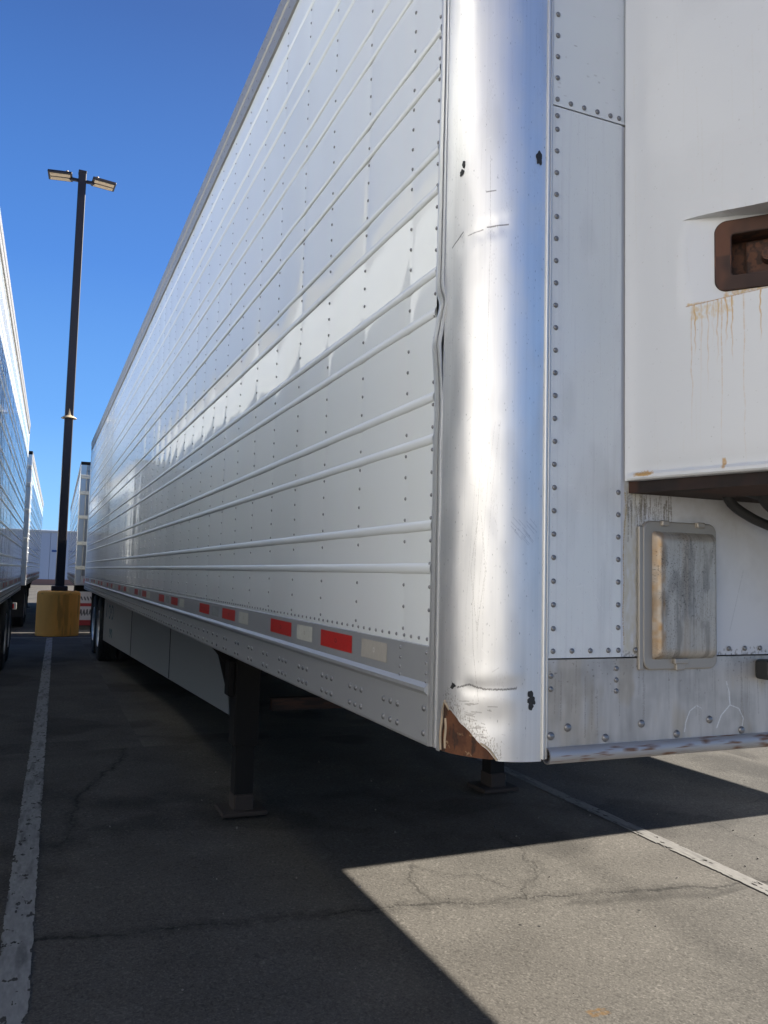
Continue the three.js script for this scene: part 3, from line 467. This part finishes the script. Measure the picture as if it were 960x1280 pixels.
{ // lower front sheet under the unit: yellowed run beside the box and dark drips, 1.9 m x 0.44 m, from x .403 y 1.3
  const r = new Ras(1024, 512, (u, v) => { const g = .60 - .05 * smooth(.5, .8, fbm(u * 12, v * 5, 4)); return [g, g * 1.01, g * 1.02]; });
  const U = (x) => (x - .403) / 1.0, V = (y) => (y - 1.302) / .5;
  for (let k = 0; k < 900; k++) r.stamp(U(.412 + .055 * rnd() ** 1.3), V(1.31 + .41 * rnd()), rr(2, 9), rr(5, 26), rnd() < .7 ? [.50, .46, .33] : [.42, .36, .22], .10);
  r.line([[.414, 1.70], [.418, 1.66], [.412, 1.61], [.409, 1.55], [.411, 1.48], [.408, 1.40], [.412, 1.33]].map(([x, y]) => [U(x), V(y)]), 1.7, [.36, .24, .09], .7, 2, .15);
  for (let k = 0; k < 70; k++) { const x = rr(.42, .56), y = rr(1.66, 1.71), n = rr(.02, .09); r.line([[U(x), V(y)], [U(x + rr(-.003, .003)), V(y - n)]], rr(.9, 2.6), [.17, .15, .12], .45, 2, .25); }
  for (let k = 0; k < 300; k++) r.stamp(U(rr(.40, 1.4)), V(1.302 + .02 * rnd() * rnd()), rr(1, 4), rr(1, 5), [.12, .11, .09], .5);
  r.line([[.80, 1.52], [.775, 1.44], [.75, 1.36]].map(([x, y]) => [U(x), V(y)]), 1, [.3, .31, .32], .5, 1, .3);
  for (let k = 0; k < 500; k++) r.stamp(U(rr(.55, 1.1)), V(rr(1.6, 1.74)), rr(4, 12), rr(3, 14), [.40, .385, .34], .06);
  M.frontLow = phy([1, 1, 1], .45, 0, { map: r.tex(), clearcoat: .5, clearcoatRoughness: .25 });
}
{ // stained cover, 0.2 m x 0.34 m
  const r = new Ras(512, 768, (u, v) => { const s = fbm(u * 30, v * 3, 3), b = fbm(u * 9, v * 5, 4), sp = vn(u * 120, v * 170); let g = .40 + .14 * (s - .5) - .13 * smooth(.5, .75, b) - .22 * smooth(.72, .9, sp) * smooth(.42, .6, fbm(u * 5 + 2, v * 4, 3)); const br = smooth(.15, .09, u) * (.35 + 1.1 * (fbm(u * 20, v * 16, 4) - .35)) + .18 * smooth(.5, .8, fbm(u * 7 + 4, v * 1.2, 3)); return [g * (1.03 - .25 * br), g * (.97 - .52 * br), g * (.86 - .70 * br)]; });
  for (let k = 0; k < 46; k++) { const x = .30 + .62 * rnd() * (rnd() < .5 ? .6 : 1), y = rr(.4, .98), n = rr(.15, .6); r.line([[x, y], [x + rr(-.01, .01), y - n]], rr(.8, 2.4), [.14, .125, .11], .35, 3, .35); }
  for (let k = 0; k < 1500; k++) { const c = rr(.08, .3); r.stamp(rr(.25, 1), rnd(), rr(.8, 2.6), rr(.8, 3.4), [c, c * .95, c * .88], .5); }
  M.cover = std([1, 1, 1], .38, .35, { map: r.tex() });
}
const near = makeTrailer(true);
tag(near, 'white ribbed refrigerated trailer with dented steel corner, red and white tape and rusted lower corner', 'trailer', 'parked semi trailers');
makeUnit(near, true);
{
  const t = near;
  // rounded corner posts; the skin of the near one is torn away at the foot and shows rusted steel behind
  const post = mesh('corner_post', postGeo(false, dent, postCut), M.post, t); post.userData.label = 'dented bare steel corner post with torn rusty foot';
  mesh('corner_post', postGeo(true), M.steel, t);
  mesh('rusted_core', grid(lin(0, Math.PI / 2, 24), lin(0, 1, 10), (a, v) => { const R = PR - .006 + .003 * fbm(a * 9, v * 5, 3); return [PR - R * Math.cos(a), HB + .002 + .19 * v, -PR + R * Math.sin(a)]; }, (a, v) => [a / 1.57, v * .7]), M.rust, post);
  mesh('post_cap', (() => { const s = new THREE.Shape(); s.moveTo(PR, -PR); for (const a of lin(0, Math.PI / 2, 14)) s.lineTo(PR - (PR - .012) * Math.cos(a), -PR + (PR - .012) * Math.sin(a)); return new THREE.ExtrudeGeometry(s, { depth: .01, bevelEnabled: false }).rotateX(Math.PI / 2).translate(0, HB + .012, 0); })(), M.rust, post);
  const onPost = (d, y, o = 0) => { const a = d / 57.2958, R = PR + o; return new THREE.Vector3(PR - R * Math.cos(a), y, -PR + R * Math.sin(a)); };
  // curled lips of the tear
  const lip = (pts, r) => new THREE.TubeGeometry(new THREE.CatmullRomCurve3(pts), pts.length * 5, r, 6, false);
  mesh('torn_edge', lip([[6, 1.075], [6.5, 1.11], [7.5, 1.15], [8, 1.178], [10, 1.192], [13, 1.186], [16, 1.172]].map(([d, y]) => onPost(d, y, -.001 + .002 * Math.sin(d * 3))), .0035), M.torn, post);
  mesh('torn_edge', lip([[44, 1.107], [47, 1.103], [51, 1.094], [54, 1.083], [56.5, 1.072]].map(([d, y]) => onPost(d, y, -.001)), .0032), M.torn, post);
  mesh('torn_edge', lip([[10.5, 1.08], [10, 1.10], [11, 1.13], [10.2, 1.15]].map(([d, y]) => onPost(d, y, -.007)), .005), M.torn, post);
  // punched holes with ragged outlines
  const hole = (d, y, w, h, sd) => { const s = new THREE.Shape(lin(0, 2 * Math.PI, 26).slice(0, -1).map((a) => { const k = .55 + .8 * vn(Math.cos(a) * 1.6 + sd, Math.sin(a) * 1.6 + sd * 3); return new THREE.Vector2(w * k * Math.cos(a), h * k * Math.sin(a)); })); const g = new THREE.ExtrudeGeometry(s, { depth: .0012, bevelEnabled: false }); g.rotateY(-(90 - d) / 57.2958); const p = onPost(d, y, dent(d / 57.2958, y) + .0004); g.translate(p.x, p.y, p.z); mesh('puncture', g, M.black, post); };
  hole(21.5, 2.497, .0055, .013, 2.3); hole(20, 2.477, .006, .008, 5.1); hole(83.5, 2.493, .009, .017, 8.2); hole(20.5, 1.232, .006, .006, 1.2); hole(19, 1.225, .004, .004, 3.4); hole(80.5, 1.222, .007, .008, 6.4); hole(81.8, 1.207, .009, .012, 4.6); hole(81, 1.194, .006, .009, 9.3); hole(79, 1.204, .003, .003, 11.3);
  // trims beside the post; the side one is crushed around 2.1 m
  const crush = (y) => [.010 * Math.exp(-(((y - 2.165) / .03) ** 2)) - .006 * Math.exp(-(((y - 2.05) / .07) ** 2)) + .0022 * (vn(y * 38, 9) - .5) * Math.exp(-(((y - 2.06) / .12) ** 2)), -.007 * Math.exp(-(((y - 2.06) / .05) ** 2)) + .005 * Math.exp(-(((y - 2.17) / .025) ** 2)) + .003 * (vn(y * 45, 4) - .5) * Math.exp(-(((y - 2.06) / .12) ** 2))];
  const bar = (cx, cz, w, dpt, wob, side) => grid([0, 1, 2, 3, 4, 5], lin(1.075, HT - .01, 220), (k, y) => { const q = [[-w, 0], [-w, dpt * .8], [-w * .5, dpt], [w * .5, dpt], [w, dpt * .8], [w, 0]][k], c = wob ? crush(y) : [0, 0], j = wob ? .0009 * (vn(y * 9, 3) - .5) * (1 + 3 * Math.exp(-(((y - 2.1) / .2) ** 2))) : 0; return side ? [cx - q[1] + c[1] + j, y, cz + q[0] + c[0] + j] : [cx + q[0], y, cz + q[1]]; });
  const tr = (g) => toCreasedNormals(g, .7);
  mesh('side_trim', tr(bar(.002, -.2035, .0115, .009, true, true)), M.trim, t); mesh('side_trim', tr(bar(.003, -.1835, .0050, .007, true, true)), M.trim, t);
  mesh('front_trim', tr(bar(.1815, -.004, .0042, .010, false, false)), M.trim, t); mesh('front_trim', tr(bar(.1905, -.004, .0030, .008, false, false)), M.trim, t);
  // front sheets
  const uvbox = (g, x0, w, y0, h) => { const p = g.attributes.position, q = g.attributes.uv; for (let i = 0; i < p.count; i++) q.setXY(i, (p.getX(i) - x0) / w, (p.getY(i) - y0) / h); return g; };
  mesh('front_panel', box(.194, Wd - .194, 2.637, 4.1, -.012, .0025), M.frontWhite, t);
  mesh('front_panel', box(.194, .4005, 1.302, 2.633, -.012, .0025), M.frontWhite, t);
  mesh('front_panel', uvbox(box(.402, Wd - .402, 1.302, 2.633, -.012, 0), .403, 1.0, 1.302, .5), M.frontLow, t);
  mesh('front_panel', box(Wd - .4005, Wd - .194, 1.302, 2.633, -.012, .0025), M.frontWhite, t);
  mesh('kick_plate', uvbox(box(.193, Wd - .193, 1.098, 1.2985, -.012, .004), .193, 2.214, 1.098, .203), M.kick, t);
  // bottom tube: an open pipe, rusty along its lip
  const tube = mesh('bottom_tube', mergeGeometries([new THREE.LatheGeometry([[.0135, -1.11], [.019, -1.11], [.019, 1.11], [.0135, 1.11], [.0135, -1.11]].map(([a, b]) => new THREE.Vector2(a, b)), 24).rotateZ(Math.PI / 2).translate(Wd / 2, 1.082, .002)]), M.tube ?? (M.tube = (() => { const r = new Ras(256, 512, (u, v) => { const n = fbm(u * 9, v * 190, 4), k = smooth(.6, .72, n) * .9, g = .5 + .1 * (fbm(u * 3, v * 90, 3) - .5); return [g + (.22 - g) * k, g * .99 + (.10 - g) * k, g * .98 + (.045 - g) * k]; }); return std([.8, .8, .8], .55, .5, { map: r.tex() }); })()), t);
  const rv = (x, y, big) => { const r = mesh(big ? 'bolt' : 'rivet', big ? frontBoltGeo : frontRivetGeo, M.bolt, t); r.position.set(x, y, y < 1.3 ? .004 : .0025); r.rotation.z = rnd() * 6; };
  for (let y = 1.37; y < 2.62; y += .0548) rv(.206 + .001 * (rnd() - .5), y); rv(.206, 2.61); for (let y = 2.652; y < 3.2; y += .0545) rv(.206, y); for (const x of [.245, .285, .325, .365, .392]) rv(x, 2.65);
  for (let y = 1.372; y < 1.74; y += .0545) rv(.392, y); for (const y of [1.222, 1.248, 1.275]) rv(.386, y);
  for (let x = .206; x < .38; x += .0525) rv(x, 1.318); for (const x of [.393, .445, .745, .80, .853, .905, .96, 1.01]) rv(x, 1.318); for (const y of [1.262, 1.232]) rv(.2, y);
  for (const [x, y] of [[.247, 1.143], [.2005, 1.126], [.354, 1.114], [.461, 1.142], [.57, 1.112], [.676, 1.142], [.783, 1.111], [.89, 1.142], [1.0, 1.112]]) rv(x, y, true);
  // document box on the front wall
  const b = grp('access_box', t); b.userData.label = 'stained steel access box with rusty flank';
  mesh('flange', new THREE.ExtrudeGeometry(roundRect(.228, .358, .022), { depth: .008, bevelEnabled: true, bevelSize: .003, bevelThickness: .003, bevelSegments: 2 }).translate(.5775, 1.452, .003), M.cover0 ?? (M.cover0 = std([.36, .33, .285], .42, .5)), b);
  { // pillow-shaped lid
    const us = lin(-1, 1, 40), g = grid(us, us, (u, v) => { const e = (q) => { const a = Math.min(1, (1 - Math.abs(q)) / .14); return Math.sin(a * Math.PI / 2) ** .6; }; const s = Math.min(e(u), e(v)) * Math.pow(Math.max(0, 1 - Math.max(0, Math.hypot(Math.max(0, Math.abs(u) - .82), Math.max(0, Math.abs(v) - .89) * 1.6) - .10) * 6), .5); return [.5835 + .0985 * u, 1.452 + .158 * v, .010 + .026 * clamp(s) + .0015 * (fbm(u * 2, v * 3, 2) - .5)]; }, (u, v) => [(u + 1) / 2, (v + 1) / 2]); mesh('lid', g, M.cover, b);
  }
  mesh('hinge', box(.513, .535, 1.622, 1.636, .004, .022, .003), M.cover0, b); mesh('hinge', box(.625, .65, 1.622, 1.636, .004, .022, .003), M.cover0, b);
  mesh('latch', mergeGeometries([box(.548, .592, 1.284, 1.298, .01, .024, .003), box(.556, .584, 1.268, 1.287, .006, .02, .003)]), M.cover0, b);
  mesh('rubbing_strip', box(.448, .462, 1.27, 1.62, .003, .012, .003), M.cover0, b);
  // hoses under the unit and the connector beside the kick plate
  const hose = (pts, r) => mesh('hose', new THREE.TubeGeometry(new THREE.CatmullRomCurve3(pts.map((p) => new THREE.Vector3(...p))), 40, r, 12), M.black, t);
  hose([[.655, 1.74, .07], [.672, 1.712, .066], [.70, 1.684, .06], [.767, 1.653, .058], [.87, 1.618, .06], [.95, 1.55, .06], [.98, 1.42, .06], [.96, 1.3, .05], [.95, 1.22, .03]], .0125);
  hose([[.70, 1.73, .14], [.74, 1.69, .13], [.81, 1.655, .12], [.9, 1.60, .12], [.99, 1.5, .12], [1.05, 1.35, .1]], .017);
  hose([[.62, 1.735, .10], [.70, 1.715, .12], [.80, 1.69, .14], [.95, 1.67, .14], [1.1, 1.70, .1]], .02);
  mesh('air_connector', mergeGeometries([box(.83, .90, 1.24, 1.29, .004, .05, .008), new THREE.CylinderGeometry(.018, .022, .05, 14).rotateX(Math.PI / 2).translate(.86, 1.265, .075).toNonIndexed()]), M.black, t);
}
// ================================================================ the other trailers
function place(t, x, z, deg) { t.position.set(x, 0, z); t.rotation.y = deg * Math.PI / 180; }
const G = 'parked semi trailers';
{ // beside the near one across the painted line: its near side runs from (-1.39, 1.3) to (-1.16, -14.6)
  const t = makeTrailer(false, { unit: false, skirts: false }); const a = -.8; place(t, -1.372 - Wd, -.2, a); t.scale.z = .9; t.traverse((o) => { if (o.name === 'wheel') o.scale.z = 1 / .9; });
  tag(t, 'white ribbed trailer across the aisle, sunlit only along its roof edge, no skirts', 'trailer', G);
}
{ const t = makeTrailer(false, { unit: false, skirts: false }); place(t, 0, 0, 0); t.rotation.y = Math.PI - 1.15 * Math.PI / 180; t.position.set(-1.17, 0, -18.5 - L); t.position.set(-.82, 0, -34.6);
  tag(t, 'white ribbed trailer in the back row behind the yellow lamp base, with dark skirtless wheels', 'trailer', G); }
{ const t = makeTrailer(false, { unit: false, flaps: true }); t.rotation.y = Math.PI - 1.15 * Math.PI / 180; t.position.set(-.02 + Wd + .3, 0, -35.8);
  tag(t, 'trailer in the back row with steel rear doors and pale hinges facing the lamp post', 'trailer', G); }
{ const t = makeTrailer(false, { unit: false }); t.rotation.y = Math.PI; t.position.set(3.5 + Wd, 0, -18.95 - L); tag(t, 'white trailer in the back row, tail to tail with the one on the sunny side', 'trailer', G); }
{ const t = makeTrailer(false, { unit: false }); place(t, 3.4, -2.42, 0); tag(t, 'white trailer parked on the sunny side, its shadow falling under the dented one', 'trailer', G); }

// ================================================================ lamp post
{
  const t = grp('lamp_post', scene); t.position.set(-.43, 0, -17.9); tag(t, 'tall dark lamp post with two flat heads on a yellow concrete base', 'lamp post');
  const by = new Ras(256, 128, (u, v) => { const g = .9 + .35 * (fbm(u * 14, v * 7, 4) - .5) - .3 * smooth(.62, .75, fbm(u * 22 + 3, v * 9, 4)); return [.95 * g, .40 * g, .06 * g]; }); for (let k = 0; k < 8; k++) by.line([[.25 + .006 * rnd(), .66 - k * .006], [.25, .6 - k * .006]], 1.6, [.7, .62, .5], .5);
  M.yellow = std([1, 1, 1], .75, 0, { map: by.tex(true, 1, 1, true) });
  mesh('concrete_base', new THREE.LatheGeometry([[0, 0], [.445, 0], [.45, .02], [.45, .89], [.445, .93], [.43, .958], [.405, .974], [.37, .98], [0, .985]].map(([a, b]) => new THREE.Vector2(a, b)), 48), M.yellow, t);
  mesh('base_cover', box(-.17, .17, .98, 1.09, -.17, .17, .02), M.poleDark, t);
  mesh('pole', (() => { const g = new RoundedBoxGeometry(.19, 9.6, .19, 2, .02); const p = g.attributes.position; for (let i = 0; i < p.count; i++) { const k = 1 - .12 * (p.getY(i) + 4.8) / 9.6; p.setX(i, p.getX(i) * k); p.setZ(i, p.getZ(i) * k); } return g.rotateY(.04).translate(0, 1.0 + 4.8, 0); })(), M.poleDark, t);
  mesh('pole_cap', box(-.09, .09, 10.58, 10.64, -.09, .09, .01).rotateY(.04), M.poleDark, t);
  for (const s of [-1, 1]) {
    mesh('arm', box(s > 0 ? .08 : -.27, s > 0 ? .27 : -.08, 10.38, 10.45, -.03, .03, .01), M.poleDark, t);
    const h = grp('lamp_head', t); h.position.set(s * .47, 10.43, 0); h.scale.setScalar(.9); h.rotation.set(-.12, s * .10, s * -.03);
    mesh('housing', mergeGeometries([box(-.29, .29, -.02, .05, -.19, .19, .02), box(-.2, .2, .05, .09, -.12, .12, .015)]), M.poleDark, h);
    for (const z of [-.085, .085]) mesh('lens', box(-.24, .24, -.03, -.021, z - .062, z + .062, .003), M.tan, h);
    mesh('sensor', new THREE.CylinderGeometry(.035, .035, .09, 14).translate(-s * .16, .12, 0), M.tan, h);
  }
  mesh('speaker_collar', new THREE.LatheGeometry([[.10, 0], [.20, .0], [.205, .015], [.16, .045], [.125, .07], [.115, .1], [.11, .27], [.10, .3]].map(([a, b]) => new THREE.Vector2(a, b)), 20).scale(.82, .85, .82).translate(.0, 4.85, 0), M.tan, t).userData.label = 'tan bell shaped fitting half way up the pole';
}
// ================================================================ far building
{
  const t = grp('warehouse', scene); t.position.set(0, 0, -74); tag(t, 'long low pale building closing the yard behind the trailers', 'building');
  M.wall = std([.52, .54, .58], .8); M.wallCap = std([.62, .62, .6], .6); M.blue = std([.03, .09, .25], .6); M.brick = std([.30, .16, .11], .8);
  for (let k = 0; k < 16; k++) mesh('wall_panel', box(-40 + k * 5 + .012, -40 + (k + 1) * 5 - .012, .5, 4.55, -12, k % 2 ? 0 : -.004), M.wall, t);
  mesh('roof_edge', box(-40.1, 40.1, 4.55, 4.72, -12.1, .12, .03), M.wallCap, t); mesh('plinth', box(-40, 40, 0, .5, -12, .03), M.brick, t);
  for (const x of [-14, .55, 12]) mesh('wall_sign', box(x - .4, x + .4, 2.86, 3.02, .004, .04, .01), M.blue, t);
  for (const x of [-20, 7, 22]) { const d = mesh('dock_door', box(x - 1.5, x + 1.5, .6, 3.7, .006, .05, .02), M.wallCap, t); for (let k = 1; k < 6; k++) mesh('door_rail', box(x - 1.45, x + 1.45, .6 + k * .5, .63 + k * .5, .05, .065), M.wall, d); }
  mesh('roof_unit', box(-6, -3, 4.75, 5.6, -8, -5, .05), M.wallCap, t);
}
{ // the loading hall on the open side of the yard, mirrored in the steel corner post
  const t = grp('loading_hall', scene); t.position.set(-15, 0, -4); tag(t, 'tall white loading hall mirrored in the steel corner post', 'building');
  M.hall = std([.55, .54, .52], .7); for (let k = 0; k < 10; k++) mesh('wall_panel', box(-14, 0, .4, 10.5, k * 4 + .012, (k + 1) * 4 - .012), M.hall, t);
  mesh('plinth', box(-14, .04, 0, .4, 0, 40), M.wall, t); mesh('roof_edge', box(-14.1, .15, 10.5, 10.8, -.1, 40.1, .03), M.wallCap, t);
  for (let k = 0; k < 10; k++) { const d = mesh('dock_door', box(.004, .05, 1.2, 4.2, k * 4 + .6, k * 4 + 3.4, .02), M.wallCap, t); for (let j = 1; j < 6; j++) mesh('door_rail', box(.05, .065, 1.2 + j * .5, 1.23 + j * .5, k * 4 + .65, k * 4 + 3.35), M.wall, d); }
}
renderer.render(scene, camera);
